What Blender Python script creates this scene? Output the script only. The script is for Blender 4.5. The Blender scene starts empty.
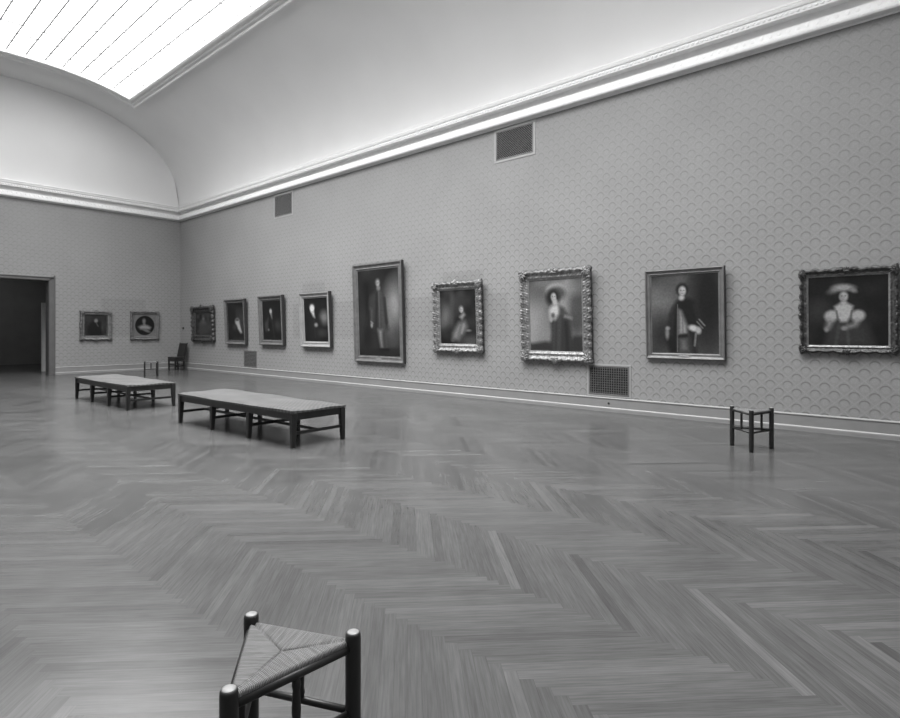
import bpy, bmesh, math, random
import numpy as np
from mathutils import Vector, Matrix
C = bpy.context.scene.collection
PI = math.pi
rnd = random.Random(7)

# ------------------------------------------------------------------ camera, light, exposure
cam = bpy.data.cameras.new('camera'); co = bpy.data.objects.new('camera', cam); C.objects.link(co)
co.location = (0, 0, 1.5); co.rotation_euler = (PI/2, 0, -math.atan2(.7488, .6628))
cam.sensor_fit = 'HORIZONTAL'; cam.sensor_width = 36; cam.lens = 36*563/900
cam.shift_x = 8/900; cam.shift_y = -28/900; cam.clip_start = .05; cam.clip_end = 200
bpy.context.scene.camera = co
w = bpy.data.worlds.new('world'); bpy.context.scene.world = w; w.use_nodes = True
w.node_tree.nodes['Background'].inputs[0].default_value = (.6, .6, .6, 1)
w.node_tree.nodes['Background'].inputs[1].default_value = .3
SKY = 3.1                                   # daylight coming through the diffusing laylight glass
vs = bpy.context.scene.view_settings
vs.view_transform = 'Standard'; vs.look = 'None'; vs.gamma = 1; vs.use_curve_mapping = False
vs.exposure = .24

# daylight falling steeply through each bay of the laylight (outdoor light is brightest overhead)
BAY = 16.5
def bay_lights(XC, SX, SY0, SY1, vz):
    for k in range(12):
        x0 = XC-SX+k*.48; x1 = x0+.48; xm = (x0+x1)/2
        ld = bpy.data.lights.new('laylight_bay', 'AREA'); ld.shape = 'RECTANGLE'; ld.size = .44; ld.size_y = SY1-SY0-2.1
        ld.energy = BAY*1.06*ld.size*ld.size_y; ld.spread = math.radians(124)
        o = bpy.data.objects.new('laylight_bay', ld); C.objects.link(o)
        o.location = (xm, (SY0+SY1)/2-1.0, vz(xm)+.088); o.rotation_euler = (0, math.atan2(vz(x0)-vz(x1), x1-x0), 0)

# ------------------------------------------------------------------ dimensions
XR, XL, YB, YF = 9.92, -1.12, 22.74, -1.35   # right, left, back, front wall faces
XC = 4.4; ZC = 5.91                         # vault axis, top of the papered wall
def vz(x):                                   # vault height
    u = min(1, abs(x-XC)/(XR-.05-XC)); return 6.36+3.42*(1-u**2.3)**(1/2.3)
SX = 2.88; SY0, SY1 = .6, 20.62              # laylight opening
bay_lights(XC, SX, SY0, SY1, vz)

# ------------------------------------------------------------------ helpers
def link(name, bm, mats, parent=None, smooth=False, loc=None):
    me = bpy.data.meshes.new(name); bm.to_mesh(me); bm.free()
    if not isinstance(mats, (list, tuple)): mats = [mats]
    for m in mats: me.materials.append(m)
    if smooth:
        for p in me.polygons: p.use_smooth = True
    o = bpy.data.objects.new(name, me); C.objects.link(o)
    if parent: o.parent = parent
    if loc: o.location = loc
    return o
def thing(name, label, cat, loc=(0, 0, 0), rot=(0, 0, 0), group=None):
    o = bpy.data.objects.new(name, None); C.objects.link(o)
    o.empty_display_size = .1; o.location = loc; o.rotation_euler = rot
    o['label'] = label; o['category'] = cat
    if group: o['group'] = group
    return o
def struct(o): o['kind'] = 'structure'; return o
def dup(root, loc, rot, label, group=None):
    r = root.copy(); C.objects.link(r); r.location = loc; r.rotation_euler = rot; r['label'] = label
    if group: r['group'] = group
    for ch in list(root.children):
        c = ch.copy(); C.objects.link(c); c.parent = r
        for g in ch.children:
            d = g.copy(); C.objects.link(d); d.parent = c
    return r
def box(bm, x0, x1, y0, y1, z0, z1, bev=0, mat=0):
    r = bmesh.ops.create_cube(bm, size=1)
    for v in r['verts']:
        v.co = Vector(((x0+x1)/2+v.co.x*(x1-x0), (y0+y1)/2+v.co.y*(y1-y0), (z0+z1)/2+v.co.z*(z1-z0)))
    fs = set(f for v in r['verts'] for f in v.link_faces)
    for f in fs: f.material_index = mat
    if bev:
        es = list(set(e for v in r['verts'] for e in v.link_edges))
        bmesh.ops.bevel(bm, geom=es, offset=bev, segments=2, affect='EDGES', profile=.5)
def lathe(bm, prof, n=20, M=Matrix()):      # prof: (radius, z)
    rings = []
    for r, z in prof:
        rings.append([bm.verts.new(M @ Vector((r*math.cos(2*PI*i/n), r*math.sin(2*PI*i/n), z))) for i in range(n)])
    for a, b in zip(rings, rings[1:]):
        for i in range(n): bm.faces.new((a[i], a[(i+1) % n], b[(i+1) % n], b[i]))
    bm.faces.new(rings[0][::-1]); bm.faces.new(rings[-1])
def along(a, b):                             # matrix taking z axis onto a->b
    a = Vector(a); b = Vector(b); d = b-a
    return Matrix.Translation(a) @ d.to_track_quat('Z', 'Y').to_matrix().to_4x4(), d.length
def rod(bm, a, b, r, n=12, prof=None):
    M, L = along(a, b)
    lathe(bm, [(r*k, t*L) for k, t in (prof or [(1, 0), (1, 1)])], n, M)
def taper(bm, x, y, z0, z1, w0, w1, dx=0, dy=0, bev=.004):    # square tapered leg, foot shifted
    r = bmesh.ops.create_cube(bm, size=1)
    for v in r['verts']:
        top = v.co.z > 0; w_ = w1 if top else w0
        v.co = Vector((x+v.co.x*w_+(0 if top else dx), y+v.co.y*w_+(0 if top else dy), z1 if top else z0))
    if bev: bmesh.ops.bevel(bm, geom=list(set(e for v in r['verts'] for e in v.link_edges)), offset=bev, segments=1, affect='EDGES')

# ------------------------------------------------------------------ materials (the photograph is monochrome: neutral greys)
def mat(name, v, rough=.6, metal=0, spec=.5):
    m = bpy.data.materials.new(name); m.use_nodes = True
    b = m.node_tree.nodes['Principled BSDF']
    b.inputs['Base Color'].default_value = (v, v, v, 1); b.inputs['Roughness'].default_value = rough
    b.inputs['Metallic'].default_value = metal; b.inputs['Specular IOR Level'].default_value = spec
    return m
class NT:
    def __init__(s, m): s.t = m.node_tree; s.b = s.t.nodes['Principled BSDF']
    def n(s, k, **kw):
        x = s.t.nodes.new(k)
        for a, b in kw.items(): setattr(x, a, b)
        return x
    def l(s, a, b): s.t.links.new(a, b)
    def m(s, op, a, b=None, c=None, clamp=False):
        x = s.n('ShaderNodeMath', operation=op); x.use_clamp = clamp
        for i, q in enumerate((a, b, c)):
            if q is None: continue
            if isinstance(q, (int, float)): x.inputs[i].default_value = q
            else: s.l(q, x.inputs[i])
        return x.outputs[0]
    def mr(s, x, a, b, c, d, smooth=False):
        r = s.n('ShaderNodeMapRange'); r.interpolation_type = 'SMOOTHSTEP' if smooth else 'LINEAR'
        s.l(x, r.inputs[0])
        for i, q in enumerate((a, b, c, d)): r.inputs[i+1].default_value = q
        return r.outputs[0]
    def noise(s, vec, scale, detail=3, rough=.5):
        q = s.n('ShaderNodeTexNoise'); s.l(vec, q.inputs['Vector']); q.inputs['Scale'].default_value = scale
        q.inputs['Detail'].default_value = detail; q.inputs['Roughness'].default_value = rough
        return q.outputs[0]
    def bump(s, h, dist, strength=1):
        q = s.n('ShaderNodeBump'); q.inputs['Distance'].default_value = dist; q.inputs['Strength'].default_value = strength
        s.l(h, q.inputs['Height']); s.l(q.outputs[0], s.b.inputs['Normal'])
    def pos(s):
        g = s.n('ShaderNodeNewGeometry'); return g.outputs['Position']
    def objc(s):
        g = s.n('ShaderNodeTexCoord'); return g.outputs['Object']
    def col(s, x): s.l(x, s.b.inputs['Base Color'])
def noisy(name, v, rough, amp=.15, scale=6, metal=0, spec=.5, bump=0, stretch=None):
    m = mat(name, v, rough, metal, spec); t = NT(m); p = t.objc()
    if stretch:
        mp = t.n('ShaderNodeMapping'); mp.inputs['Scale'].default_value = stretch; t.l(p, mp.inputs[0]); p = mp.outputs[0]
    n = t.noise(p, scale, 4)
    t.col(t.mr(n, .3, .7, v*(1-amp), v*(1+amp)))
    if bump: t.bump(n, bump)
    return m

def wallpaper():
    m = mat('patterned wallpaper', .4, .75, spec=.25); t = NT(m)
    sp = t.n('ShaderNodeSeparateXYZ'); t.l(t.pos(), sp.inputs[0]); X, Y, Z = sp.outputs
    u = t.m('DIVIDE', t.m('ADD', t.m('ADD', X, Y), -.03-.0), .235); v = t.m('DIVIDE', t.m('ADD', Z, .0), .225)
    s_ = t.m('ADD', u, v); d_ = t.m('SUBTRACT', u, v)
    fs = t.m('SUBTRACT', t.m('FRACT', s_), .5); fd = t.m('SUBTRACT', t.m('FRACT', d_), .5)
    du = t.m('MULTIPLY', t.m('ADD', fs, fd), .1175); dv = t.m('MULTIPLY', t.m('SUBTRACT', fs, fd), .1125)
    r = t.m('SQRT', t.m('ADD', t.m('MULTIPLY', du, du), t.m('MULTIPLY', t.m('ADD', dv, .005), t.m('ADD', dv, .005))))
    ring = t.m('SUBTRACT', 1, t.mr(t.m('ABSOLUTE', t.m('SUBTRACT', r, .062)), .004, .012, 0, 1, True))
    upper = t.mr(dv, -.03, .045, 0, 1, True)
    inner = t.mr(r, .03, .056, 1, 0, True)
    lat = t.m('MINIMUM', t.m('SUBTRACT', .5, t.m('ABSOLUTE', fs)), t.m('SUBTRACT', .5, t.m('ABSOLUTE', fd)))
    lat = t.mr(lat, .02, .09, 1, 0, True)
    vn = t.n('ShaderNodeTexVoronoi'); t.l(t.pos(), vn.inputs['Vector']); vn.inputs['Scale'].default_value = 42
    top_glare = t.mr(Z, 2.2, 5.2, 1.05, .4)  # pattern drawn weaker up the wall, imitating flare and light angle there
    bl = t.mr(vn.outputs['Distance'], .1, .6, .05, -.05)
    k = t.m('ADD', 1, t.m('MULTIPLY', t.m('MULTIPLY', ring, upper), t.m('MULTIPLY', top_glare, -.30)))
    k = t.m('ADD', k, t.m('MULTIPLY', inner, t.m('MULTIPLY', top_glare, .08))); k = t.m('ADD', k, t.m('MULTIPLY', lat, t.m('MULTIPLY', top_glare, .10)))
    k = t.m('ADD', k, bl)
    k = t.m('MULTIPLY', k, t.mr(t.noise(t.pos(), .9, 4), .3, .7, .96, 1.04))
    # unfaded rectangles left by pictures that hung there before
    def rect(a, a0, a1, z0, z1, e=.03):
        q = t.m('MULTIPLY', t.mr(a, a0-e, a0+e, 0, 1), t.mr(a, a1-e, a1+e, 1, 0))
        return t.m('MULTIPLY', q, t.m('MULTIPLY', t.mr(Z, z0-e, z0+e, 0, 1), t.mr(Z, z1-e, z1+e, 1, 0)))
    onr = t.m('GREATER_THAN', X, XR-.3); onb = t.m('GREATER_THAN', Y, YB-.05)
    R = t.m('MULTIPLY', onr, t.m('MAXIMUM', t.m('MAXIMUM', rect(Y, 6.9, 14.9, 1.3, 2.33), rect(Y, 7.57, 8.75, 2.3, 2.85)), rect(Y, 13.3, 14.4, 2.3, 2.93)))
    B = t.m('MULTIPLY', onb, t.m('MULTIPLY', t.m('LESS_THAN', X, XR-.3), rect(X, 7.1, 8.6, 1.3, 2.7)))
    k = t.m('MULTIPLY', k, t.m('SUBTRACT', 1, t.m('MULTIPLY', t.m('MAXIMUM', R, B), .11)))
    sm = t.n('ShaderNodeMapping'); sm.inputs['Location'].default_value = (0, 0, 0)
    t.col(t.m('MULTIPLY', k, WALL)); return m
WALL = .27
M_wall = wallpaper()
M_plaster = noisy('white plaster vault', .74, .85, .025, .6, spec=.2)
M_trim = noisy('white painted plaster trim', .78, .6, .03, 8)
M_base = noisy('grey painted baseboard', .24, .45, .05, 5)
M_basebead = noisy('light bead tone', .4, .4, .04, 5)
M_casing = noisy('grey painted door casing', .11, .5, .08, 5)
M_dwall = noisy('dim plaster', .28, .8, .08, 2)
M_wood = noisy('dark stained wood', .013, .4, .35, 9, stretch=(1, 1, .15))
M_wood2 = noisy('dark oak', .016, .42, .35, 9, stretch=(1, 1, .15))
M_cap = noisy('worn wooden end grain', .30, .4, .15, 40)
M_iron = noisy('dark iron grille', .05, .5, .2, 20, metal=.4)
M_iron_l = noisy('dull bronze grille', .13, .5, .2, 20, metal=.3)
M_grille = noisy('grey painted grille', .13, .5, .15, 20)
M_upper = noisy('grey brass vent lattice', .16, .5, .15, 20)
M_void = mat('black of unlit openings', .012, .9)  # flat black painted in for the darkness inside openings
M_gilt = noisy('mottled gilding', .22, .42, .55, 22, metal=.4, bump=.006)  # dark mottling stands in for shade in the carved recesses
M_giltd = noisy('dark bronzed gilding', .07, .42, .5, 22, metal=.4, bump=.005)  # same strong mottling imitates shaded carving
M_side = noisy('dark frame side', .035, .5, .2, 14)
M_pale = noisy('pale grey gilding', .34, .45, .12, 8, metal=.2)
M_giltm = noisy('dull gilding', .17, .42, .18, 8, metal=.3)
M_liner = noisy('pale gilt slip', .24, .35, .2, 20, metal=.4)
M_plate = noisy('brass nameplate', .75, .2, .05, 30, metal=.7)
M_back = noisy('picture backing board', .12, .9, .1, 4)
M_leather = noisy('dark upholstery', .014, .5, .2, 12)

def glass_mat():
    m = mat('daylit diffusing glass', .8, .4); t = NT(m)
    # each pane scatters a little more or less daylight
    sp = t.n('ShaderNodeSeparateXYZ'); t.l(t.pos(), sp.inputs[0])
    cb = t.n('ShaderNodeCombineXYZ'); t.l(t.m('FLOOR', t.m('DIVIDE', t.m('SUBTRACT', sp.outputs[0], XC), .48)), cb.inputs[0]); t.l(t.m('FLOOR', t.m('DIVIDE', sp.outputs[1], .62)), cb.inputs[1])
    wn = t.n('ShaderNodeTexWhiteNoise'); t.l(cb.outputs[0], wn.inputs['Vector'])
    t.b.inputs['Emission Color'].default_value = (1, 1, 1, 1)
    t.l(t.mr(wn.outputs['Value'], 0, 1, SKY*.94, SKY*1.06), t.b.inputs['Emission Strength']); return m
M_glass = glass_mat()

def parquet():
    m = mat('herringbone oak parquet', .2, .3, spec=.33); t = NT(m)
    at = t.n('ShaderNodeAttribute'); at.attribute_name = 'tone'
    uv = t.n('ShaderNodeUVMap'); uv.uv_map = 'UVMap'
    mp = t.n('ShaderNodeMapping'); mp.inputs['Scale'].default_value = (1.3, 26, 1); t.l(uv.outputs[0], mp.inputs[0])
    g = t.noise(mp.outputs[0], 3.2, 5, .6)
    big = t.noise(t.pos(), .5, 3)
    wear = t.noise(t.pos(), 2.4, 4, .6)
    k = t.m('MULTIPLY', at.outputs['Fac'], t.mr(g, .1, .9, .55, 1.45))
    k = t.m('MULTIPLY', k, t.mr(big, .1, .9, .8, 1.2)); k = t.m('MULTIPLY', k, t.mr(wear, .1, .9, .88, 1.12))
    su = t.n('ShaderNodeSeparateXYZ'); t.l(uv.outputs[0], su.inputs[0])
    ev = t.m('ABSOLUTE', t.m('SUBTRACT', t.m('FRACT', t.m('DIVIDE', su.outputs[1], .06)), .5))
    k = t.m('MULTIPLY', k, t.mr(ev, .465, .5, 1, .72))
    t.col(k)
    t.l(t.mr(wear, .1, .9, .15, .30), t.b.inputs['Roughness'])
    t.bump(g, .0006, .5); return m
M_floor = parquet()

def cushion_mat():
    m = mat('pale woven bench cover', .34, .85, spec=.2); t = NT(m); p = t.objc()
    sp = t.n('ShaderNodeSeparateXYZ'); t.l(p, sp.inputs[0])
    a = t.m('SINE', t.m('MULTIPLY', sp.outputs[0], 2*PI/.075)); b = t.m('SINE', t.m('MULTIPLY', sp.outputs[1], 2*PI/.075))
    c = t.m('MULTIPLY', a, b)
    f = t.noise(p, 60, 2)
    k = t.m('MULTIPLY', t.mr(c, -1, 1, .075, .12), t.mr(f, .3, .7, .85, 1.15))
    k = t.m('MULTIPLY', k, t.mr(t.noise(p, 3, 3), .3, .7, .88, 1.12))
    t.col(k); t.bump(c, .002); return m
M_cush = cushion_mat()
def rush_mat():
    m = mat('woven rush', .3, .6, spec=.3); t = NT(m)
    uv = t.n('ShaderNodeUVMap'); uv.uv_map = 'UVMap'; sp = t.n('ShaderNodeSeparateXYZ'); t.l(uv.outputs[0], sp.inputs[0])
    wob = t.noise(uv.outputs[0], 22, 2)
    s_ = t.m('ABSOLUTE', t.m('SINE', t.m('ADD', t.m('MULTIPLY', sp.outputs[0], PI/.005), t.m('MULTIPLY', wob, 8))))
    mp = t.n('ShaderNodeMapping'); mp.inputs['Scale'].default_value = (120, 9, 1); t.l(uv.outputs[0], mp.inputs[0])
    f = t.noise(mp.outputs[0], 1.2, 3)
    t.col(t.m('MULTIPLY', t.mr(s_, 0, 1, .13, .26), t.mr(f, .3, .7, .7, 1.3))); t.bump(s_, .003); return m
M_rush = rush_mat()

# ------------------------------------------------------------------ room shell
def slab(name, parts, m, parent=None):
    bm = bmesh.new()
    for p in parts: box(bm, *p)
    return link(name, bm, m, parent)
T = .35
struct(slab('wall_right', [(XR, XR+T, YF-T, YB+T, 0, 6.3)], M_wall))
struct(slab('wall_left', [(XL-T, XL, YF-T, YB+T, 0, 6.3)], M_wall))
DX0, DX1, DZ = 3.30, 5.50, 3.23
wb = struct(slab('wall_back', [(XL, DX0, YB, YB+T, 0, 6.1), (DX1, XR, YB, YB+T, 0, 6.1), (DX0, DX1, YB, YB+T, DZ, 6.1)], M_wall))
wf = struct(slab('wall_front', [(XL, XR, YF-T, YF, 0, 6.1)], M_wall))
def lunette(y0, y1, parent):
    bm = bmesh.new(); xs = [XL+.05+(XR-XL-.1)*i/60 for i in range(61)]
    f = [bm.verts.new((x, y0, vz(x)+.06)) for x in xs]; b = [bm.verts.new((x, y1, vz(x)+.06)) for x in xs]
    f0 = [bm.verts.new((x, y0, 6.05)) for x in xs]; b0 = [bm.verts.new((x, y1, 6.05)) for x in xs]
    for i in range(60):
        bm.faces.new((f0[i], f0[i+1], f[i+1], f[i])); bm.faces.new((b0[i+1], b0[i], b[i], b[i+1])); bm.faces.new((f[i], f[i+1], b[i+1], b[i]))
    link('lunette', bm, M_plaster, parent)
lunette(YB+.001, YB+T, wb); lunette(YF-.001, YF-T, wf)

# vault with the rectangular laylight opening
def vault():
    bm = bmesh.new()
    def arc(a, b, n): return [XC+s for s in (a+(b-a)*i/n for i in range(n+1))]
    half = XR-.05-XC
    HX = SX+.06
    side = [XC+half*math.sin(t) for t in np.linspace(math.asin(HX/half), PI/2, 34)]
    mid = [XC-HX+2*HX*i/24 for i in range(25)]
    left = [2*XC-x for x in side[::-1]]
    xs = left+mid[1:-1]+side
    i0, i1 = len(left)-1, len(left)-1+24
    ys = [YF-T, YF, SY0-.06, 3, 6, 9, 12, 15, 18, SY1+.06, YB, YB+T]
    g = [[bm.verts.new((x, y, vz(x))) for y in ys] for x in xs]
    for i in range(len(xs)-1):
        for j in range(len(ys)-1):
            if i0 <= i < i1 and 2 <= j < 9: continue
            bm.faces.new((g[i][j], g[i+1][j], g[i+1][j+1], g[i][j+1]))
    o = link('ceiling', bm, M_plaster, smooth=True)
    md = o.modifiers.new('thickness', 'SOLIDIFY'); md.thickness = .08; md.offset = 1
    bm = bmesh.new(); bm.from_mesh(o.data)
    # outward normal (up) so the thickness goes up
    bmesh.ops.recalc_face_normals(bm, faces=bm.faces)
    if sum(f.normal.z for f in bm.faces) < 0: bmesh.ops.reverse_faces(bm, faces=bm.faces)
    bm.to_mesh(o.data); bm.free()
    return struct(o)
vault()

# laylight
win = struct(bpy.data.objects.new('window_1', None)); C.objects.link(win)
def ring_sweep(prof, name, m, parent):
    bm = bmesh.new(); rows = []
    for d, n in prof:
        x0, x1, y0, y1 = XC-SX-d*1.14, XC+SX+d*1.14, SY0-d*1.5, SY1+d*1.5
        pts = [(x0+(x1-x0)*i/28, y1) for i in range(28)]+[(x1, y1+(y0-y1)*i/12) for i in range(12)]
        pts += [(x1+(x0-x1)*i/28, y0) for i in range(28)]+[(x0, y0+(y1-y0)*i/12) for i in range(12)]
        rows.append([bm.verts.new((x, y, vz(x)-n)) for x, y in pts])
    for a, b in zip(rows, rows[1:]):
        for i in range(len(a)): bm.faces.new((a[i], a[(i+1) % len(a)], b[(i+1) % len(a)], b[i]))
    bmesh.ops.recalc_face_normals(bm, faces=bm.faces)
    return link(name, bm, m, parent)
ring_sweep([(0, -.20), (0, .05), (.03, .07), (.055, .07), (.065, .03), (.13, .02), (.15, .055), (.165, .055), (.17, .035), (.22, .035), (.24, .075), (.27, .075), (.28, -.01)], 'skylight_frame', M_trim, win)
bm = bmesh.new(); xs = [XC-SX+2*SX*i/24 for i in range(25)]; ys = [SY0+(SY1-SY0)*i/8 for i in range(9)]
g = [[bm.verts.new((x, y, vz(x)+.10)) for y in ys] for x in xs]
for i in range(24):
    for j in range(8): bm.faces.new((g[i][j], g[i][j+1], g[i+1][j+1], g[i+1][j]))
link('glass_panes', bm, M_glass, win)
M_bar = noisy('pale glazing bar', .7, .5, .1, 5)
for k in range(-5, 6):
    x = XC+k*.48; bm = bmesh.new(); box(bm, x-.02, x+.02, SY0, SY1, vz(x)+.06, vz(x)+.095); link('glazing_bar', bm, M_bar, win)
ny = 33
for j in range(1, ny):
    y = SY0+(SY1-SY0)*j/ny; bm = bmesh.new(); a = []
    for x in xs: a.append([bm.verts.new((x, y+dy, vz(x)+dz)) for dy, dz in ((-.016, .098), (-.016, .070), (.016, .070), (.016, .098))])
    for p, q in zip(a, a[1:]):
        for i in range(4): bm.faces.new((p[i], p[(i+1) % 4], q[(i+1) % 4], q[i]))
    link('cross_bar', bm, M_basebead, win)
# attic above the laylight: closed box so no stray sky enters

# sweep of a profile around the four walls: prof (distance from wall, z)
def wall_ring(prof, name, m, parent=None, ms=None):
    bm = bmesh.new(); rows = []
    for d, z in prof:
        rows.append([bm.verts.new(p) for p in ((XL+d, YF+d, z), (XR-d, YF+d, z), (XR-d, YB-d, z), (XL+d, YB-d, z))])
    for k, (a, b) in enumerate(zip(rows, rows[1:])):
        for i in range(4):
            f = bm.faces.new((a[i], a[(i+1) % 4], b[(i+1) % 4], b[i]))
            if ms: f.material_index = ms[k]
    bmesh.ops.recalc_face_normals(bm, faces=bm.faces)
    if parent is None:
        return struct(link(name, bm, m))
    return link(name, bm, m, parent)
cor = wall_ring([(0, 5.865), (.015, 5.865), (.02, 5.885), (.115, 5.888), (.135, 5.895), (.145, 5.915), (.145, 5.935), (.13, 5.94), (.13, 5.96), (.095, 6.075), (.06, 6.085), (.02, 6.09), (.02, 6.20), (.03, 6.215), (.17, 6.215),
                 (.17, 6.205), (.185, 6.205), (.185, 6.29), (.20, 6.30), (.21, 6.335), (.21, 6.35), (.14, 6.355), (.14, 6.375), (.17, 6.38), (.17, 6.41), (.15, 6.42), (.0, 6.44)], 'trim_1', M_trim)
def ornament(name, pitch, d, z, r, m):       # repeated carved motif along the cornice
    bm = bmesh.new()
    ico = bmesh.new(); bmesh.ops.create_uvsphere(ico, u_segments=8, v_segments=5, radius=1); tv = [v.co.copy() for v in ico.verts]; tf = [[v.index for v in f.verts] for f in ico.faces]; ico.free()
    def put(px, py, ax):
        M = Matrix.Translation((px, py, z)) @ Matrix.Rotation(math.atan2(ax[1], ax[0]), 4, 'Z') @ Matrix.Rotation(r[3], 4, 'X')
        vs_ = [bm.verts.new(M @ Vector((v.x*r[0], v.y*r[1], v.z*r[2]))) for v in tv]
        for f in tf: bm.faces.new([vs_[i] for i in f])
    for (ax, ay), (bx, by) in (((XL+d, YB-d), (XR-d, YB-d)), ((XR-d, YB-d), (XR-d, YF+d)), ((XR-d, YF+d), (XL+d, YF+d)), ((XL+d, YF+d), (XL+d, YB-d))):
        L = math.hypot(bx-ax, by-ay); n = int(L/pitch)
        for i in range(n):
            t_ = (i+.5)/n; put(ax+(bx-ax)*t_, ay+(by-ay)*t_, ((bx-ax)/L, (by-ay)/L))
    return link(name, bm, m, cor, smooth=True)
ornament('egg_molding', .12, .108, 6.02, (.036, .009, .048, -.3), M_trim)
ornament('dart_molding', .06, .143, 5.925, (.012, .008, .010, 0), M_trim)
ornament('bead_molding', .075, .185, 6.25, (.026, .012, .026, 0), M_trim)

# baseboards
bprof = [(0, .262), (.012, .262), (.03, .258), (.034, .247), (.03, .236), (.022, .232), (.022, .080), (.034, .076), (.042, .068), (.046, .056), (.048, .0)]
bms = [1, 1, 1, 1, 0, 0, 1, 1, 0, 0]  # bead and shoe top coloured lighter, their highlights put into the colour
def baseboard(name, p0, p1, nrm, m=0):
    bm = bmesh.new(); rows = []
    for d, z in bprof: rows.append([bm.verts.new((p[0]+nrm[0]*d, p[1]+nrm[1]*d, z)) for p in (p0, p1)])
    for k, (a, b) in enumerate(zip(rows, rows[1:])):
        f = bm.faces.new((a[0], a[1], b[1], b[0])); f.material_index = bms[k]
    bm.faces.new([r[0] for r in rows]+[bm.verts.new((p0[0], p0[1], 0))]); bm.faces.new([r[1] for r in rows][::-1]+[bm.verts.new((p1[0], p1[1], 0))])
    bmesh.ops.recalc_face_normals(bm, faces=bm.faces)
    return struct(link(name, bm, [M_base, M_basebead]))
baseboard('baseboard_right', (XR, YF), (XR, YB), (-1, 0)); baseboard('baseboard_left', (XL, YF), (XL, YB), (1, 0))
baseboard('baseboard_front', (XL, YF), (XR, YF), (0, 1))
baseboard('baseboard_back', (DX1+.16, YB), (XR, YB), (0, -1)); baseboard('baseboard_back', (XL, YB), (DX0-.16, YB), (0, -1))

# door opening casing and the dim room beyond
bm = bmesh.new()
for s, x in ((1, DX1), (-1, DX0)):
    for a, b, t_ in ((-.0, .045, .035), (.045, .125, .022), (.125, .165, .05)):
        xa, xb = sorted((x+s*a, x+s*b)); box(bm, xa, xb, YB-t_, YB+.01, 0, DZ+b, .004)
    xa, xb = sorted((x-s*.02, x)); box(bm, xa, xb, YB-.015, YB+T+.02, 0, DZ)
for a, b, t_ in ((0, .045, .035), (.045, .085, .022), (.085, .11, .05)): box(bm, DX0-.16, DX1+.16, YB-t_, YB+.01, DZ+a, DZ+b, .004)
box(bm, DX0, DX1, YB-.015, YB+T+.02, DZ-.02, DZ)
struct(link('door_1', bm, M_casing))
Y2 = YB+T; Y3 = 31.0
NX0, NX1 = 1.0, 8.2
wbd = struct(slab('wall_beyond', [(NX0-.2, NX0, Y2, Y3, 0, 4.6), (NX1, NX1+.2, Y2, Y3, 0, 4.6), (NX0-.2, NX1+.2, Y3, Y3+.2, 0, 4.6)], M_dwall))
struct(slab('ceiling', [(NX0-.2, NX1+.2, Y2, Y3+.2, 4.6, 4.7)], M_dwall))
struct(slab('trim_2', [(5.80, 5.93, 24.9, 25.05, 0, 2.55), (6.03, 6.08, 24.9, 25.05, 0, 2.55), (5.93, 6.03, 24.93, 25.0, 0, 2.55)], M_trim))

# herringbone parquet floor: one mesh, one tone per strip
def floor():
    n, w_ = 16, .06; L = n*w_; c = math.sqrt(.5)
    rects = [(XL, XR, YF, YB), (DX0, DX1, YB, Y2), (NX0, NX1, Y2, Y3)]
    def clip(poly, ax, lim, sg):
        out = []
        for i in range(len(poly)):
            a, b = poly[i-1], poly[i]; ia = sg*(a[ax]-lim) <= 0; ib = sg*(b[ax]-lim) <= 0
            if ia != ib:
                t_ = (lim-a[ax])/(b[ax]-a[ax]); out.append(tuple(a[k]+(b[k]-a[k])*t_ for k in range(4)))
            if ib: out.append(b)
        return out
    bm = bmesh.new(); uvl = bm.loops.layers.uv.new('UVMap'); tl = bm.faces.layers.float.new('tone')
    def world(p, q): return (c*(q-p), c*(q+p))
    N = 490
    for i in range(-N, N):
        for kind in (0, 1):
            for k in range(-24, 24):
                if kind == 0: j = i; p0 = (j+2*n*k)*w_; q0 = j*w_; p1 = p0+L; q1 = q0+w_   # (i0-j)=2nk
                else: p0 = i*w_; q0 = (i-2*n+1+2*n*k)*w_; p1 = p0+w_; q1 = q0+L
                mx, my = world((p0+p1)/2, (q0+q1)/2)
                if not (XL-.6 < mx < XR+.6 and YF-.6 < my < Y3+.6): continue
                o1, o2 = rnd.random()*40, rnd.randrange(400)*.06
                if kind == 0: cs = [(p0, q0, 0, 0), (p1, q0, L, 0), (p1, q1, L, w_), (p0, q1, 0, w_)]
                else: cs = [(p0, q0, 0, 0), (p1, q0, 0, w_), (p1, q1, L, w_), (p0, q1, L, 0)]
                poly = [(*world(a, b), u+o1, v+o2) for a, b, u, v in cs]
                tone = .080*(1+rnd.gauss(0, .085)+(.26 if rnd.random() < .035 else 0)-(.14 if rnd.random() < .04 else 0))*(1.05 if kind == 0 else .96)  # one strip direction toned lighter, painting in the sheen of the grain
                for x0, x1, y0, y1 in rects:
                    if mx < x0-.6 or mx > x1+.6 or my < y0-.6 or my > y1+.6: continue
                    q = poly
                    for ax, lim, sg in ((0, x0, -1), (0, x1, 1), (1, y0, -1), (1, y1, 1)):
                        q = clip(q, ax, lim, sg)
                        if len(q) < 3: break
                    if len(q) < 3: continue
                    f = bm.faces.new([bm.verts.new((a[0], a[1], 0)) for a in q]); f[tl] = tone
                    for lp, a in zip(f.loops, q): lp[uvl].uv = (a[2], a[3])
    for f in bm.faces:
        if f.normal.z < 0: f.normal_flip()
    bmesh.ops.recalc_face_normals
    return struct(link('floor', bm, M_floor))
floor()

ld = bpy.data.lights.new('next_room_fill', 'AREA'); ld.shape = 'RECTANGLE'; ld.size = 3; ld.size_y = 4; ld.energy = 20  # unseen fill lamp, added to lift the dark room beyond
o = bpy.data.objects.new('next_room_fill', ld); C.objects.link(o); o.location = (4.6, 27.5, 4.55)

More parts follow.
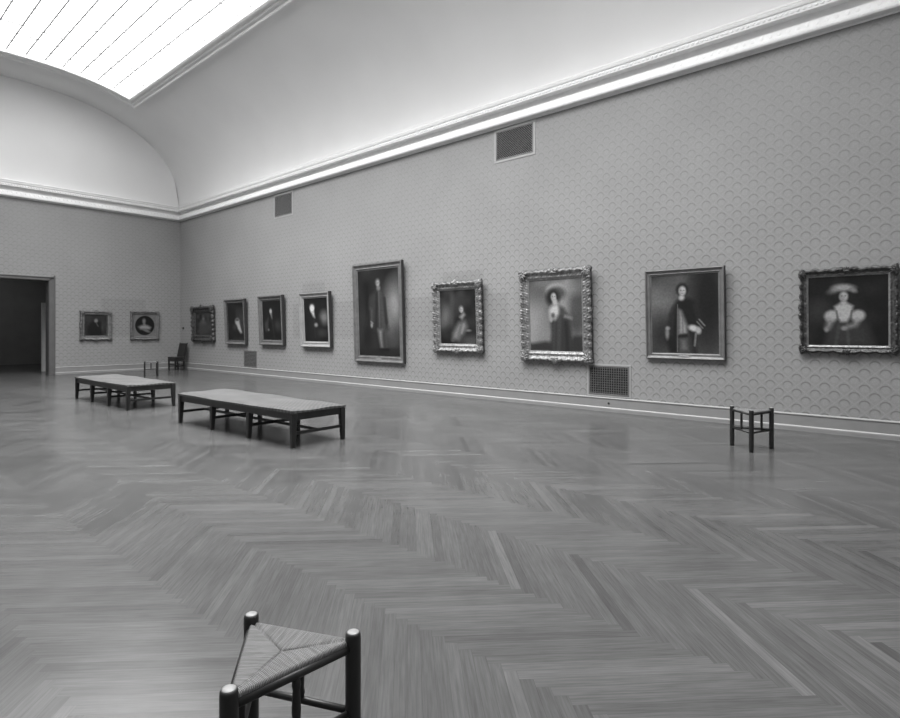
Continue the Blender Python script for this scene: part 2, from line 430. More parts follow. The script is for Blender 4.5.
# ------------------------------------------------------------------ grilles
def grille(name, wdt, hgt, pitch, m, label, loc, group, diag=False, slip=.05):
    t = thing(name, label, 'vent', loc, (0, 0, -PI/2), group)
    bm = bmesh.new(); hw = wdt/2
    b = .03
    for x0, x1, z0, z1 in ((-hw, hw, 0, b), (-hw, hw, hgt-b, hgt), (-hw, -hw+b, b, hgt-b), (hw-b, hw, b, hgt-b)): box(bm, x0, x1, -.014, 0, z0, z1, .002)
    link('grille_frame', bm, M_grille, t)
    if slip:
        bm = bmesh.new(); s = slip
        for x0, x1, z0, z1 in ((-hw-s, hw+s, -s, 0), (-hw-s, hw+s, hgt, hgt+s), (-hw-s, -hw, 0, hgt), (hw, hw+s, 0, hgt)): box(bm, x0, x1, -.01, 0, z0, z1, .003)
        link('surround', bm, M_surr, t)
    bm = bmesh.new(); box(bm, -hw+.01, hw-.01, -.002, 0, .01, hgt-.01); link('dark_backing', bm, M_void, t)  # thin black sheet stands in for the unlit depth behind the lattice
    bm = bmesh.new(); r = .0045
    if diag:
        x0, x1, z0, z1 = -hw+b, hw-b, b, hgt-b; H = z1-z0
        for sg, yy in ((1, -.008), (-1, -.0055)):
            k = x0-H
            while k < x1+H:
                pts = []
                a0 = (k, z0) if sg > 0 else (k, z1); a1 = (k+H, z1) if sg > 0 else (k+H, z0)
                ta = max(0, (x0-a0[0])/H); tb = min(1, (x1-a0[0])/H)
                if tb-ta > .02:
                    P = [Vector((a0[0]+H*q, yy, a0[1]+(a1[1]-a0[1])*q)) for q in (ta, tb)]
                    rod(bm, P[0], P[1], r*1.3, 4)
                k += pitch
    else:
        x = -hw+b+pitch/2
        while x < hw-b: box(bm, x-r, x+r, -.009, -.004, b, hgt-b); x += pitch
        z = b+pitch/2
        while z < hgt-b: box(bm, -hw+b, hw-b, -.0085, -.0045, z-r, z+r); z += pitch
    link('lattice', bm, m, t)
    return t
M_surr = noisy('wall coloured vent surround', .33, .6, .04, 6)
grille('wall_vent', .80, .55, .045, M_iron_l, 'dark square-mesh vent just above the baseboard, below right of the lady in the hat', (XR, 4.63, .30), 'wall vent grilles', slip=.03)
grille('wall_vent', .82, .55, .045, M_upper, 'small dark vent grille low on the wall near the baseboard at the far end', (XR, 17.4, .29), 'wall vent grilles', slip=0)
grille('wall_vent', .94, .62, .05, M_upper, 'large dark latticed vent high on the wall under the cornice, nearer to the camera', (XR, 6.74, 5.18), 'wall vent grilles', True)
grille('wall_vent', .96, .66, .05, M_upper, 'smaller dark vent under the cornice, farther away above the small portraits', (XR, 15.42, 5.12), 'wall vent grilles', True)
# wall switch and outlet
t = thing('wall_thermostat', 'tiny dark thermostat box on the wall by the room corner above the dark chair', 'thermostat', (XR, 22.45, 1.57), (0, 0, -PI/2))
bm = bmesh.new(); box(bm, -.05, .05, -.035, 0, 0, .085, .006); link('housing', bm, M_iron, t)
bm = bmesh.new(); rod(bm, (0, -.035, .042), (0, -.05, .042), .02, 14); link('dial', bm, M_iron_l, t)
t = thing('electrical_outlet', 'tiny round dark outlet set in the baseboard under the low vent', 'outlet', (XR-.02, 4.62, .155), (0, 0, -PI/2))
bm = bmesh.new(); rod(bm, (0, 0, 0), (0, -.012, 0), .02, 16); link('cover', bm, M_iron, t)
bm = bmesh.new(); rod(bm, (0, -.012, 0), (0, -.018, 0), .008, 10); link('plug_hole', bm, M_void, t)  # black stub stands in for the shaded hole

# ------------------------------------------------------------------ paintings
class Art:
    """small brush kit: tones on a vertex grid, u right, v down, both 0..1"""
    def __init__(s, w_, h_, base=.15, n=110):
        s.ny = n; s.nx = max(24, int(n*w_/h_)); s.asp = w_/h_
        s.V, s.U = np.meshgrid(np.linspace(0, 1, s.ny), np.linspace(0, 1, s.nx), indexing='ij')
        s.a = np.full(s.U.shape, base, float)
        s.rs = np.random.RandomState(int(w_*977+h_*331))
    def mix(s, k, v): s.a = s.a*(1-k)+v*k
    def el(s, cx, cy, rx, ry, v, soft=.35, ang=0, k=1):
        x = (s.U-cx)*s.asp; y = s.V-cy; ca, sa = math.cos(ang), math.sin(ang)
        X = x*ca+y*sa; Y = -x*sa+y*ca
        r = np.sqrt((X/(rx*s.asp))**2+(Y/ry)**2)
        s.mix(np.clip((1+soft-r)/(2*soft), 0, 1)*k, v)
    def poly(s, pts, v, soft=.012, k=1):
        d = np.full(s.U.shape, 1e9); ins = np.zeros(s.U.shape, bool)
        P = [(p[0]*s.asp, p[1]) for p in pts]; X = s.U*s.asp; Y = s.V
        for (x0, y0), (x1, y1) in zip(P, P[1:]+P[:1]):
            dx, dy = x1-x0, y1-y0; t_ = np.clip(((X-x0)*dx+(Y-y0)*dy)/(dx*dx+dy*dy+1e-9), 0, 1)
            d = np.minimum(d, np.hypot(X-x0-t_*dx, Y-y0-t_*dy))
            cr = ((y0 > Y) != (y1 > Y)) & (X < (x1-x0)*(Y-y0)/(y1-y0+1e-12)+x0); ins ^= cr
        sd = np.where(ins, d, -d); s.mix(np.clip(sd/soft*.5+.5, 0, 1)*k, v)
    def line(s, x0, y0, x1, y1, wd, v, k=1):
        X = s.U*s.asp; x0 *= s.asp; x1 *= s.asp; dx, dy = x1-x0, y1-y0
        t_ = np.clip(((X-x0)*dx+(s.V-y0)*dy)/(dx*dx+dy*dy+1e-9), 0, 1)
        d = np.hypot(X-x0-t_*dx, s.V-y0-t_*dy); s.mix(np.clip(1.5-d/wd, 0, 1)*k, v)
    def clouds(s, amp, cells=5):
        g = s.rs.rand(cells+2, cells+2); y = s.V*cells; x = s.U*cells; i = y.astype(int); j = x.astype(int); fy = y-i; fx = x-j
        fy = fy*fy*(3-2*fy); fx = fx*fx*(3-2*fx)
        n = (g[i, j]*(1-fx)+g[i, j+1]*fx)*(1-fy)+(g[i+1, j]*(1-fx)+g[i+1, j+1]*fx)*fy
        s.a = s.a+amp*(n-.5)
    def head(s, cx, cy, r, skin=.75, hair=.12, turn=0):
        s.el(cx, cy-r*.15, r*1.35/s.asp, r*1.45, hair, .2)
        s.el(cx+turn*r/s.asp, cy+r*.15, r*.80/s.asp, r*1.08, skin, .28)
        s.el(cx+(turn-.45)*r/s.asp, cy+r*.2, r*.3/s.asp, r*.7, skin*.72, .6, k=.6)
        for q in (-.32, .34): s.el(cx+(turn+q)*r/s.asp, cy, r*.16/s.asp, r*.1, .2, .6, k=.75)
        s.line(cx+(turn+.03)*r/s.asp, cy+.05*r, cx+(turn+.08)*r/s.asp, cy+.42*r, r*.1, skin*.75, .6)
        s.el(cx+(turn+.02)*r/s.asp, cy+r*.72, r*.25/s.asp, r*.08, .35, .6, k=.7)
def canvas(art, w_, h_, y, parent, z0):
    bm = bmesh.new(); ly = bm.verts.layers.float.new('paint')
    g = []
    for j in range(art.ny):
        row = []
        for i in range(art.nx):
            v = bm.verts.new((-w_/2+w_*i/(art.nx-1), y, z0+h_*(1-j/(art.ny-1)))); v[ly] = float(max(.012, np.clip(art.a[j, i], .08, 1)**2.2*1.05)); row.append(v)
        g.append(row)
    for j in range(art.ny-1):
        for i in range(art.nx-1): bm.faces.new((g[j][i], g[j+1][i], g[j+1][i+1], g[j][i+1]))
    return link('canvas', bm, M_paint, parent)
def paint_mat():
    m = mat('varnished oil paint', .1, .35, spec=.25); t = NT(m)
    a = t.n('ShaderNodeAttribute'); a.attribute_name = 'paint'
    t.col(t.m('MULTIPLY', a.outputs['Fac'], t.mr(t.noise(t.objc(), 30, 3), .3, .7, .85, 1.15))); return m
M_paint = paint_mat()

# plain frames: profile (inset from outer edge as fraction of width, depth out of the wall)
PLAIN = [(0, 0), (0, .75), (.06, .95), (.16, 1.0), (.26, .93), (.32, .72), (.42, .62), (.62, .55), (.70, .62), (.76, .62), (.80, .45), (.94, .36), (1.0, .36), (1.0, .25)]
CARVE = [(0, 0), (0, .35), (.02, .6), (.08, .85), (.16, 1.0), (.25, 1.0), (.34, .86), (.42, .68), (.52, .58), (.62, .56), (.70, .62), (.78, .60), (.84, .46), (.92, .40), (1.0, .38), (1.0, .25)]
def frame_mesh(W_, H_, fw, dep, carved, seed):
    bm = bmesh.new(); prof = CARVE if carved else PLAIN
    rs = random.Random(seed)
    nw, nh = (max(8, int(W_/.02)), max(8, int(H_/.02))) if carved else (1, 1)
    lamW = W_/max(4, round(W_/.16)); lamH = H_/max(4, round(H_/.16))
    rows = []
    for k, (a, p) in enumerate(prof):
        ins = a*fw; x0, x1, z0, z1 = -W_/2+ins, W_/2-ins, ins, H_-ins
        pts = [(x0+(x1-x0)*i/nw, z0, 0, 1) for i in range(nw)]+[(x1, z0+(z1-z0)*i/nh, 1, 0) for i in range(nh)]
        pts += [(x1+(x0-x1)*i/nw, z1, 0, -1) for i in range(nw)]+[(x0, z1+(z0-z1)*i/nh, -1, 0) for i in range(nh)]
        row = []
        for x, z, hx, vz_ in pts:
            y = -p*dep
            if carved and k > 0:
                hor = hx == 0; s_, lam, L = (x, lamW, W_) if hor else (z-H_/2, lamH, H_)
                sc = abs(math.sin(PI*s_/lam)); e = abs(s_)/(L/2)
                bulge = max(0, 1-abs(s_)/.16)+max(0, (e-.8)/.2)
                hi = math.sin(2*PI*s_/(lam*.333)+a*9)
                out = (.022*sc+.026*bulge*(.6+.4*sc)-.008) * max(0, 1-a*2.2)
                env = math.exp(-((a-.2)/.2)**2)+.5*math.exp(-((a-.72)/.12)**2)
                y -= env*dep*(.26*sc+.2*hi+.26*bulge*(.7+.3*hi)-.2)+.004*math.sin(x*91+z*57+a*31)
                if hor: z += out*(-1 if z < H_/2 else 1)
                else: x += out*(1 if x > 0 else -1)
            row.append(bm.verts.new((x, y, z)))
        rows.append(row)
    N = len(rows[0])
    for k, (a, b) in enumerate(zip(rows, rows[1:])):
        for i in range(N):
            f = bm.faces.new((a[i], a[(i+1) % N], b[(i+1) % N], b[i]))
            f.material_index = 1 if prof[k][0] >= .76 else (2 if prof[k+1][0] <= (.02 if carved else .1) else 0)
    bmesh.ops.recalc_face_normals(bm, faces=bm.faces)
    return bm
def shell(bm, cx, cz, y, R, ang, spread=PI, n=7, dep=.02):     # fan of leaves
    for i in range(n):
        a = ang-spread/2+spread*(i+.5)/n; L = R*(.85+.15*math.cos((i-(n-1)/2)*.9))
        M = Matrix.Translation((cx+math.cos(a)*L*.5, y, cz+math.sin(a)*L*.5)) @ Matrix.Rotation(-a, 4, 'Y') @ Matrix.Diagonal((L*.55, dep, R*.17, 1))
        bmesh.ops.create_uvsphere(bm, u_segments=8, v_segments=6, radius=1, matrix=M)
    bmesh.ops.create_uvsphere(bm, u_segments=10, v_segments=7, radius=1, matrix=Matrix.Translation((cx, y-dep*.5, cz)) @ Matrix.Diagonal((R*.25, dep*1.1, R*.25, 1)))
def picture(label, wall, a0, a1, z0, z1, fw, dep, art_fn, mo, ml, carved=False, tilt=2.2, plate=False, group='portraits along the right wall', seed=1):
    W_, H_ = abs(a1-a0), z1-z0; mid = (a0+a1)/2
    if wall == 'r': loc, rz = (XR-.006, mid, z0), -PI/2
    else: loc, rz = (mid, YB-.006, z0), 0
    t = thing('framed_painting', label, 'painting', loc, (math.radians(tilt), 0, rz), group)
    f = link('frame', frame_mesh(W_, H_, fw, dep, carved, seed), [mo, ml, M_side], t, smooth=carved)
    cw, ch = W_-2*fw+.01, H_-2*fw+.01
    art = Art(cw, ch); art_fn(art); canvas(art, cw, ch, -dep*.3, t, fw-.005)
    bm = bmesh.new(); box(bm, -W_/2+.02, W_/2-.02, -.012, 0, .02, H_-.02); link('backing_board', bm, M_back, t)
    if carved:
        for sx in (-1, 1):
            for cz, sz in ((0, -1), (H_, 1)):
                bm = bmesh.new(); R = fw*.62
                shell(bm, sx*(W_/2-fw*.32), cz-sz*fw*.32, -dep*1.0, R, math.atan2(sz, sx)+PI, PI*1.5, 8, dep*.22)
                shell(bm, sx*(W_/2-fw*.3), cz-sz*fw*.3, -dep*.9, R*.7, math.atan2(sz, sx), PI*.9, 5, dep*.2)
                link('corner_ornament', bm, mo, f, smooth=True)
        for cz, sz in ((fw*.3, -1), (H_-fw*.3, 1)):
            bm = bmesh.new(); shell(bm, 0, cz, -dep*.95, fw*.6, sz*PI/2, PI*1.2, 9, dep*.22); link('crest_ornament', bm, mo, f, smooth=True)
    if plate:
        bm = bmesh.new(); box(bm, -.09, .09, -dep*.76, -dep*.5, fw*.42, fw*.64, .003); link('nameplate', bm, M_plate, t)
    return t

def a_officer(s):        # half-length man in dark coat, pale waistcoat
    s.a[:] = .27; s.clouds(.12, 4); s.el(.15, .38, .3, .2, .43, .8, k=.8); s.el(.85, .3, .25, .6, .14, .6); s.el(.2, .75, .25, .25, .17, .7, k=.8)
    s.poly([(.37, .35), (.44, .29), (.55, .29), (.66, .34), (.73, .46), (.80, .62), (.76, .7), (.66, .74), (.68, 1), (.28, 1), (.22, .82), (.28, .5)], .135, .03)
    s.line(.66, .4, .74, .62, .03, .19, .5); s.line(.34, .42, .29, .75, .03, .2, .5); s.line(.6, .76, .63, .98, .02, .2, .5)
    s.poly([(.42, .44), (.46, .46), (.54, .64), (.55, .76), (.41, .76)], .5, .03); s.poly([(.42, .8), (.55, .8), (.58, .98), (.42, .98)], .36, .05)
    s.line(.475, .5, .48, .74, .006, .34, .7); s.line(.405, .38, .395, .98, .005, .42, .8); s.line(.72, .57, .80, .65, .009, .42); s.line(.69, .6, .77, .68, .008, .38)
    s.el(.635, .68, .075, .04, .66, .4, .3); s.el(.71, .71, .04, .045, .6, .4); s.line(.67, .75, .65, .9, .012, .42); s.el(.24, .75, .03, .07, .46, .5); s.el(.25, .68, .035, .025, .5, .5)
    s.poly([(.41, .77), (.55, .75), (.55, .785), (.41, .8)], .12, .015); s.head(.475, .2, .056, .64, .14, .05); s.el(.465, .295, .042, .035, .62, .45)
def a_lady_hat(s):       # standing lady in a wide-brimmed hat before a cloudy landscape
    s.a[:] = .42; s.clouds(.22, 5); s.el(.2, .2, .25, .15, .32, .8, k=.8); s.el(.12, .6, .2, .25, .56, .9, k=.7); s.el(.9, .45, .14, .45, .25, .5, k=.8); s.el(.8, .15, .2, .08, .5, .8, k=.6)
    s.poly([(0, .9), (.3, .86), (.7, .9), (.85, .78), (1, .78), (1, 1), (0, 1)], .2, .03)
    s.poly([(.41, .55), (.5, .47), (.7, .46), (.77, .55), (.84, .96), (.82, 1), (.38, 1), (.42, .75)], .21, .03)
    s.line(.58, .55, .55, .98, .03, .27, .7); s.line(.7, .6, .72, .98, .025, .16, .7); s.line(.48, .6, .46, .98, .02, .26, .6)
    s.el(.69, .22, .02, .09, .46, .7, .1); s.el(.53, .165, .19, .11, .56, .2, .1); s.el(.55, .19, .16, .085, .3, .35, .1)
    s.el(.46, .25, .13, .11, .15, .35); s.head(.47, .235, .052, .64, .15, .1); s.el(.5, .31, .05, .045, .6, .4)
    s.poly([(.39, .42), (.44, .36), (.55, .34), (.6, .4), (.57, .48), (.5, .56), (.4, .54)], .68, .035)
    s.poly([(.57, .36), (.68, .4), (.72, .5), (.62, .52), (.58, .46)], .26, .03); s.poly([(.68, .49), (.82, .53), (.81, .56), (.66, .53)], .46, .02)
    s.el(.46, .5, .035, .035, .3, .6); s.el(.42, .56, .03, .03, .55, .5)
def a_seated(s):         # seated child in pale skirt, dark woodland
    s.a[:] = .17; s.clouds(.14, 5); s.el(.15, .5, .16, .24, .42, .8, k=.8); s.el(.35, .12, .06, .2, .28, .7, k=.7); s.el(.85, .95, .25, .12, .32, .6, k=.7)
    s.el(.3, .8, .2, .12, .13, .6, k=.8); s.poly([(.42, .52), (.56, .43), (.68, .43), (.74, .52), (.74, .7), (.6, .88), (.38, .9), (.36, .8)], .14, .05)
    s.poly([(.52, .6), (.70, .57), (.76, .68), (.68, .78), (.58, .86), (.52, .93), (.33, .92), (.35, .80), (.44, .68)], .44, .06)
    s.line(.6, .62, .5, .88, .03, .34, .6); s.line(.66, .64, .6, .8, .02, .52, .5)
    s.poly([(.55, .50), (.66, .42), (.70, .46), (.62, .54)], .58, .04); s.el(.79, .75, .07, .022, .42, .6); s.el(.35, .94, .05, .02, .3, .6)
    s.head(.6, .36, .048, .62, .34, .1)
def a_full(s):           # full-length standing man in dark coat, bright sky on the right
    s.a[:] = .16; s.clouds(.07, 5); s.el(.88, .42, .2, .24, .5, .7); s.el(.76, .58, .1, .16, .42, .7, k=.8); s.el(.85, .82, .2, .12, .3, .7, k=.7); s.el(.1, .5, .08, .2, .22, .8, k=.5)
    s.poly([(.40, .27), (.47, .235), (.55, .235), (.64, .29), (.68, .42), (.72, .56), (.75, .70), (.60, .72), (.38, .70), (.37, .55), (.36, .46), (.28, .45), (.27, .36), (.31, .30)], .22, .03)
    s.line(.47, .28, .44, .68, .02, .15, .7); s.line(.56, .28, .62, .68, .03, .29, .6); s.line(.66, .34, .70, .62, .02, .15, .6); s.line(.52, .25, .53, .66, .012, .34, .6)
    s.poly([(.30, .44), (.37, .46), (.36, .62), (.31, .62)], .3, .03); s.el(.33, .645, .03, .028, .5, .5); s.line(.31, .6, .36, .62, .01, .5, .7)
    s.poly([(.48, .69), (.59, .70), (.585, .80), (.60, .91), (.55, .91), (.51, .80)], .46, .03); s.poly([(.62, .71), (.69, .71), (.70, .9), (.655, .9)], .27, .03)
    s.el(.58, .925, .07, .016, .1, .5); s.el(.70, .925, .06, .016, .1, .5); s.poly([(0, .93), (1, .9), (1, 1), (0, 1)], .14, .02, .6)
    s.el(.52, .215, .05, .028, .42, .5); s.head(.50, .155, .034, .56, .3, .08)
def a_bright(s):         # half-length with bright face and paper
    s.a[:] = .13; s.clouds(.06); s.el(.85, .45, .17, .14, .46, .7, k=.9); s.poly([(.2, .5), (.3, .38), (.5, .38), (.7, .55), (.72, 1), (.15, 1)], .15, .08); s.line(.42, .45, .45, .9, .03, .19, .6)
    s.el(.35, .20, .12, .08, .36, .4); s.el(.35, .24, .095, .085, .78, .3); s.poly([(.29, .31), (.43, .31), (.46, .45), (.38, .42)], .74, .04)
    s.el(.50, .62, .07, .045, .52, .6); s.el(.72, .8, .15, .08, .22, .7)
def a_seatman(s):        # seated figure in black
    s.a[:] = .12; s.clouds(.06); s.el(.45, .25, .10, .08, .2, .5); s.el(.45, .27, .065, .065, .62, .45); s.poly([(.42, .33), (.51, .33), (.53, .46), (.48, .46)], .46, .04); s.el(.2, .62, .1, .12, .33, .8, k=.7); s.line(.3, .45, .15, .75, .04, .24, .7); s.el(.8, .65, .14, .14, .26, .8, k=.7); s.line(.5, .5, .6, .9, .05, .2, .6); s.el(.3, .74, .05, .03, .4, .6)
def a_elder(s):          # pale head low in a dark canvas
    s.a[:] = .14; s.clouds(.08); s.el(.85, .4, .3, .2, .26, .8, k=.7); s.el(.58, .5, .14, .09, .6, .5); s.poly([(.5, .52), (.72, .55), (.86, .8), (.76, .82), (.6, .7)], .62, .04); s.el(.4, .65, .12, .08, .28, .7, k=.7); s.el(.58, .45, .1, .03, .3, .5)
def a_murky(s):
    s.a[:] = .2; s.clouds(.16, 6); s.el(.5, .45, .15, .12, .34, .7); s.el(.5, .75, .25, .2, .26, .7); s.el(.52, .28, .07, .07, .4, .5)
def a_girl(s):           # child with plumed hat and puffed white sleeves
    s.a[:] = .14; s.clouds(.05); s.el(.12, .5, .14, .14, .24, .8, k=.6)
    s.poly([(.3, .62), (.45, .55), (.62, .56), (.75, .66), (.85, 1), (.2, 1)], .17, .05)
    s.poly([(.34, .62), (.58, .62), (.74, .74), (.82, 1), (.24, 1)], .22, .08); s.line(.5, .7, .52, .98, .02, .3, .6); s.line(.4, .72, .36, .98, .02, .28, .6)
    s.el(.46, .3, .11, .12, .15, .4); s.head(.46, .285, .066, .6, .14, 0); s.el(.34, .2, .08, .04, .4, .7, -.4); s.el(.46, .165, .13, .05, .55, .5, .05); s.el(.58, .21, .05, .03, .46, .6, .6)
    s.el(.46, .385, .045, .03, .58, .5)
    s.poly([(.34, .43), (.40, .395), (.52, .395), (.58, .43), (.55, .57), (.50, .66), (.42, .66), (.37, .57)], .62, .025)
    s.el(.30, .57, .085, .085, .6, .28, .6); s.el(.635, .57, .09, .08, .6, .28, -.6); s.line(.37, .5, .385, .62, .012, .3, .7); s.line(.56, .5, .545, .62, .012, .3, .7)
    s.poly([(.26, .6), (.34, .64), (.28, .76), (.22, .75)], .5, .04); s.el(.24, .77, .03, .035, .48, .5)
    s.poly([(.6, .62), (.68, .62), (.62, .72), (.48, .76), (.47, .73), (.57, .68)], .5, .035); s.el(.46, .75, .035, .028, .5, .5)
def a_gent(s):
    s.a[:] = .2; s.clouds(.06); s.el(.5, .7, .34, .4, .09, .3); s.el(.5, .27, .085, .10, .46, .45); s.line(.52, .4, .6, .54, .025, .3); s.el(.8, .6, .08, .2, .32, .7, k=.6)
def a_oval(s):           # bust in an oval within pale spandrels
    s.a[:] = .42; s.clouds(.05); s.el(.5, .5, .44, .44, .12, .04); s.el(.46, .29, .08, .11, .44, .5); s.poly([(.42, .36), (.5, .37), (.55, .5), (.42, .48)], .44, .04); s.poly([(.2, .56), (.36, .48), (.62, .48), (.8, .58), (.74, .68), (.3, .68)], .52, .06); s.el(.58, .74, .2, .06, .4, .5, .4)

G = 'portraits along the right wall'
picture('girl in plumed hat and white puffed sleeves, dark carved frame, rightmost painting', 'r', 1.57, .43, 1.19, 2.39, .105, .08, a_girl, M_giltd, M_liner, True, 2.2, seed=1)
picture('half-length man in dark coat and pale waistcoat in plain narrow frame', 'r', 3.90, 2.60, 1.02, 2.56, .105, .075, a_officer, M_giltm, M_giltm, False, 2.6, True)
picture('standing lady in wide-brimmed hat before cloudy landscape, wide carved light gilt frame', 'r', 6.50, 4.93, .90, 2.72, .20, .11, a_lady_hat, M_gilt, M_liner, True, 2.6, seed=3)
picture('seated child in pale skirt against dark woods, in carved silvery gilt frame', 'r', 8.95, 7.52, 1.02, 2.62, .19, .11, a_seated, M_gilt, M_liner, True, 2.6, seed=4)
picture('tallest painting, full-length standing man in long dark coat with bright sky beside him', 'r', 11.87, 9.97, .68, 3.27, .175, .09, a_full, M_giltm, M_giltm, False, 2.0, True)
picture('dark portrait with very bright face, in broad pale frame with deep shadow below', 'r', 14.34, 12.88, 1.03, 2.63, .17, .12, a_bright, M_pale, M_pale, False, 2.8)
picture('dark painting of a seated figure in black, right of the small low vent', 'r', 16.65, 15.25, 1.05, 2.63, .17, .12, a_seatman, M_giltm, M_giltm, False, 2.6)
picture('dark painting with pale head low in the canvas, left of the small vent', 'r', 18.90, 17.52, 1.04, 2.60, .16, .12, a_elder, M_giltm, M_giltd, False, 2.6)
picture('small murky painting in dark carved frame nearest the corner', 'r', 21.50, 19.80, 1.12, 2.42, .24, .12, a_murky, M_giltd, M_giltd, True, 2.2, seed=5)
GB = 'portraits on the end wall'
picture('small portrait of a dark-dressed sitter, end wall beside the doorway', 'b', 6.40, 7.40, 1.18, 2.22, .16, .09, a_gent, M_giltm, M_giltd, True, 2, group=GB, seed=6)
picture('small oval portrait of woman in pale dress, end wall near the corner', 'b', 8.05, 9.06, 1.18, 2.24, .12, .09, a_oval, M_giltm, M_giltm, True, 2, group=GB, seed=7)

# ------------------------------------------------------------------ benches
def make_bench(label, loc, rz, Wd, Ln):
    t = thing('gallery_bench', label, 'bench', loc, (0, 0, rz), 'long low benches')
    hw, hl = Wd/2, Ln/2
    bm = bmesh.new(); a = .025; zt, zb = .445, .355
    for x0, x1, y0, y1 in ((-hw, -hw+a, -hl, hl), (hw-a, hw, -hl, hl), (-hw, hw, -hl, -hl+a), (-hw, hw, hl-a, hl)): box(bm, x0+.012*(x0 < 0), x1-.012*(x1 > 0), y0+.012, y1-.012, zb, zt, .003)
    box(bm, -hw+.02, hw-.02, -hl+.02, hl-.02, zt-.03, zt-.004)
    link('seat_frame', bm, M_wood, t)
    bm = bmesh.new(); nx, ny_ = 16, 56; ins = .008; zc = zt+.002
    rs = random.Random(int(loc[1]*10)); ph = [rs.uniform(0, 6) for _ in range(6)]
    def top(u, v):
        e = min(u, 1-u)*Wd; f = min(v, 1-v)*Ln; d = min(e, f)
        return .028+.022*min(1, d/.10)**.5+.006*math.sin(v*17+ph[0]+2*math.sin(u*5+ph[1]))*(1 if d > 0 else .3)+.005*math.sin(u*9+v*6+ph[2])
    g = [[bm.verts.new((-hw-ins+(Wd+2*ins)*i/nx, -hl-ins+(Ln+2*ins)*j/ny_, zc+top(i/nx, j/ny_))) for j in range(ny_+1)] for i in range(nx+1)]
    for i in range(nx):
        for j in range(ny_): bm.faces.new((g[i][j], g[i+1][j], g[i+1][j+1], g[i][j+1]))
    rim = [g[i][0] for i in range(nx)]+[g[nx][j] for j in range(ny_)]+[g[i][ny_] for i in range(nx, 0, -1)]+[g[0][j] for j in range(ny_, 0, -1)]
    low = [bm.verts.new((v.co.x*.998, v.co.y*.999, zc)) for v in rim]
    for i in range(len(rim)): bm.faces.new((rim[i], low[i], low[(i+1) % len(rim)], rim[(i+1) % len(rim)]))
    bm.faces.new(low[::-1])
    link('cushion', bm, M_cush, t, smooth=False)
    ys = [-hl+.035, -hl+.035+(Ln-.07)/3, -hl+.035+(Ln-.07)*2/3, hl-.035]
    for k, y in enumerate(ys):
        for s in (-1, 1):
            bm = bmesh.new(); taper(bm, s*(hw-.035), y, 0, .44 if k in (0, 3) else .36, .05, .078, dx=s*.012, dy=(-.01 if k == 0 else .01 if k == 3 else 0)); link('leg', bm, M_wood, t)
        bm = bmesh.new(); box(bm, -hw+.05, hw-.05, y-.014, y+.014, .165, .205, .003); link('cross_stretcher', bm, M_wood, t)
    bm = bmesh.new(); box(bm, -.018, .018, ys[0]+.01, ys[3]-.01, .168, .202, .003); link('long_stretcher', bm, M_wood, t)
    return t
make_bench('long low bench with pale woven top in front, nearer the camera in mid room', (4.50, 7.76, 0), math.radians(1.2), .86, 3.16)
make_bench('long low bench with pale top farther away, near the doorway on the left', (4.43, 12.92, 0), math.radians(.6), .90, 2.95)

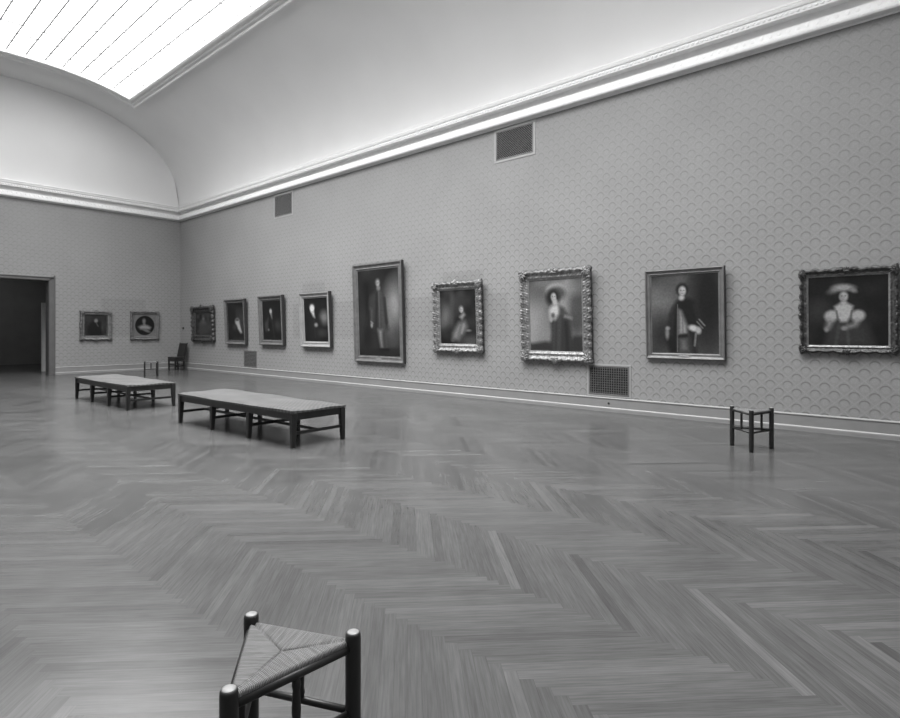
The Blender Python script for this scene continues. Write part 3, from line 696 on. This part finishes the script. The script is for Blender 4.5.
# ------------------------------------------------------------------ three-legged rush stools
def make_stool(label, loc, rz):
    t = thing('rush_stool', label, 'stool', loc, (0, 0, rz), 'three-legged rush seat stools')
    side = .40; R = side/math.sqrt(3)
    P = [Vector((R*k*math.cos(a), R*k*math.sin(a), 0)) for a, k in ((PI/2, 1), (PI/2+2*PI/3, 1.13), (PI/2+4*PI/3, 1))]
    for p in P:
        bm = bmesh.new(); r = .026
        lathe(bm, [(r*.86, 0), (r*.95, .02), (r, .06), (r, .47), (r*.97, .484), (r*.86, .49)], 24, Matrix.Translation(p))
        l = link('leg', bm, M_wood2, t, smooth=True)
        bm = bmesh.new(); lathe(bm, [(r*.84, .4895), (r*.70, .4925), (r*.3, .4935)], 24, Matrix.Translation(p)); link('end_grain', bm, M_cap, l, smooth=True)
    cen = Vector((0, 0, 0))
    # rush seat: three pillowed sectors, strands across each rail
    bm = bmesh.new(); uvl = bm.loops.layers.uv.new('UVMap')
    def outer(p): return p*1.02
    for k in range(3):
        A, B = outer(P[k]), outer(P[(k+1) % 3]); d = (B-A).normalized(); nrm = Vector((-d.y, d.x, 0))
        if nrm.dot(cen-A) < 0: nrm = -nrm
        n = 22; grid = {}
        def pos(i, j):   # i along, j towards centre, i in 0..n-j scaled
            q = j/n; a = A.lerp(cen, q); b = B.lerp(cen, q); return a, b
        rows = []
        for j in range(n+1):
            a, b = pos(0, j); q = j/n; row = []
            m_ = n
            for i in range(m_+1):
                s = i/m_; p = a.lerp(b, s)
                seam = min(s, 1-s)*(1-q)*side*1.0
                z = .468-.010*q-.007*math.exp(-seam/.007)-.008*(1-min(1, q/.06))**2
                row.append(bm.verts.new((p.x, p.y, z)))
            rows.append(row)
        lowr = [bm.verts.new((v.co.x, v.co.y, .448)) for v in rows[0]]
        lowr = [bm.verts.new((v.co.x, v.co.y, .448)) for v in rows[0]] if False else lowr
        allr = [lowr]+rows
        for r0, r1 in zip(allr, allr[1:]):
            for i in range(n):
                f = bm.faces.new((r0[i], r0[i+1], r1[i+1], r1[i]))
                for lp in f.loops: lp[uvl].uv = ((lp.vert.co-A).dot(d)+k, (lp.vert.co-A).dot(nrm)+lp.vert.co.z)
        # underside
        c0 = bm.verts.new((0, 0, .445))
        f = bm.faces.new((lowr[0], c0, lowr[-1])) if True else None
    bmesh.ops.remove_doubles(bm, verts=bm.verts, dist=.0004); bmesh.ops.recalc_face_normals(bm, faces=bm.faces)
    link('rush_seat', bm, M_rush, t, smooth=True)
    for k in range(3):
        A, B = P[k], P[(k+1) % 3]; d = (B-A).normalized()
        up = Vector((0, 0, 1))
        bm = bmesh.new(); rod(bm, A+up*.440, B+up*.440, .014, 12); link('seat_rail', bm, M_wood2, t, smooth=True)
        bm = bmesh.new(); rod(bm, A+up*.225, B+up*.225, .012, 12); link('stretcher', bm, M_wood2, t, smooth=True)
        m_ = (A+B)/2; bm = bmesh.new(); rod(bm, m_+up*.228, m_+up*.432, .0145, 12, [(.75, 0), (1, .12), (.8, .2), (1, .5), (.8, .8), (1, .88), (.75, 1)]); link('spindle', bm, M_wood2, t, smooth=True)
    return t
def dirang(vx, vy): return math.atan2(vy, vx)-PI/2
# near stool: centre and direction towards the post farthest left
s0 = make_stool('three-legged rush stool in the immediate foreground, cut off by the bottom edge', (1.029, 1.61, 0), dirang(1.0527-1.029, 1.842-1.61))
st = dup(s0, (7.98, 1.81, 0), (0, 0, dirang(7.76-7.99, 1.74-1.80)), 'three-legged stool standing alone by the baseboard on the right side')
st.scale = (1.05, 1.05, 1.06)
dup(s0, (7.72, 19.75, 0), (0, 0, dirang(.75, .66)), 'small distant three-legged stool behind the far bench near the end wall')

# ------------------------------------------------------------------ chair in the corner (seen from its side, facing left)
t = thing('side_chair', 'dark high-backed chair in the far corner, back to the long wall', 'chair', (9.42, 22.1, 0), (0, 0, math.radians(6)))
bm = bmesh.new(); box(bm, -.13, .26, -.26, .26, .34, .44, .008); link('seat_frame', bm, M_wood, t)
bm = bmesh.new(); box(bm, -.135, .24, -.265, .265, .44, .50, .02); link('seat', bm, M_leather, t, smooth=False)
for sx in (-1, 1):
    for sy in (-1, 1):
        bm = bmesh.new(); taper(bm, .235 if sx > 0 else -.10, sy*.23, 0, .37, .045, .055, dx=.03 if sx > 0 else 0); link('leg', bm, M_wood, t)
bm = bmesh.new()
r = bmesh.ops.create_cube(bm, size=1)
for v in r['verts']:
    tp = v.co.z > 0; v.co = Vector(((.36 if tp else .245)+v.co.x*.07, v.co.y*.50, 1.02 if tp else .45))
bmesh.ops.bevel(bm, geom=list(bm.edges), offset=.015, segments=2, affect='EDGES')
bk = link('backrest', bm, M_leather, t)
for sy in (-1, 1):
    bm = bmesh.new(); rod(bm, (.25, sy*.25, .40), (.365, sy*.25, 1.04), .022, 8); link('back_post', bm, M_wood, bk)
    bm = bmesh.new(); box(bm, -.09, .22, sy*.23-.012, sy*.23+.012, .12, .16, .003); link('side_stretcher', bm, M_wood, t)
bm = bmesh.new(); box(bm, .21, .25, -.21, .21, .16, .2, .003); link('stretcher', bm, M_wood, t)
bm = bmesh.new(); box(bm, -.115, -.085, -.21, .21, .2, .24, .003); link('stretcher', bm, M_wood, t)
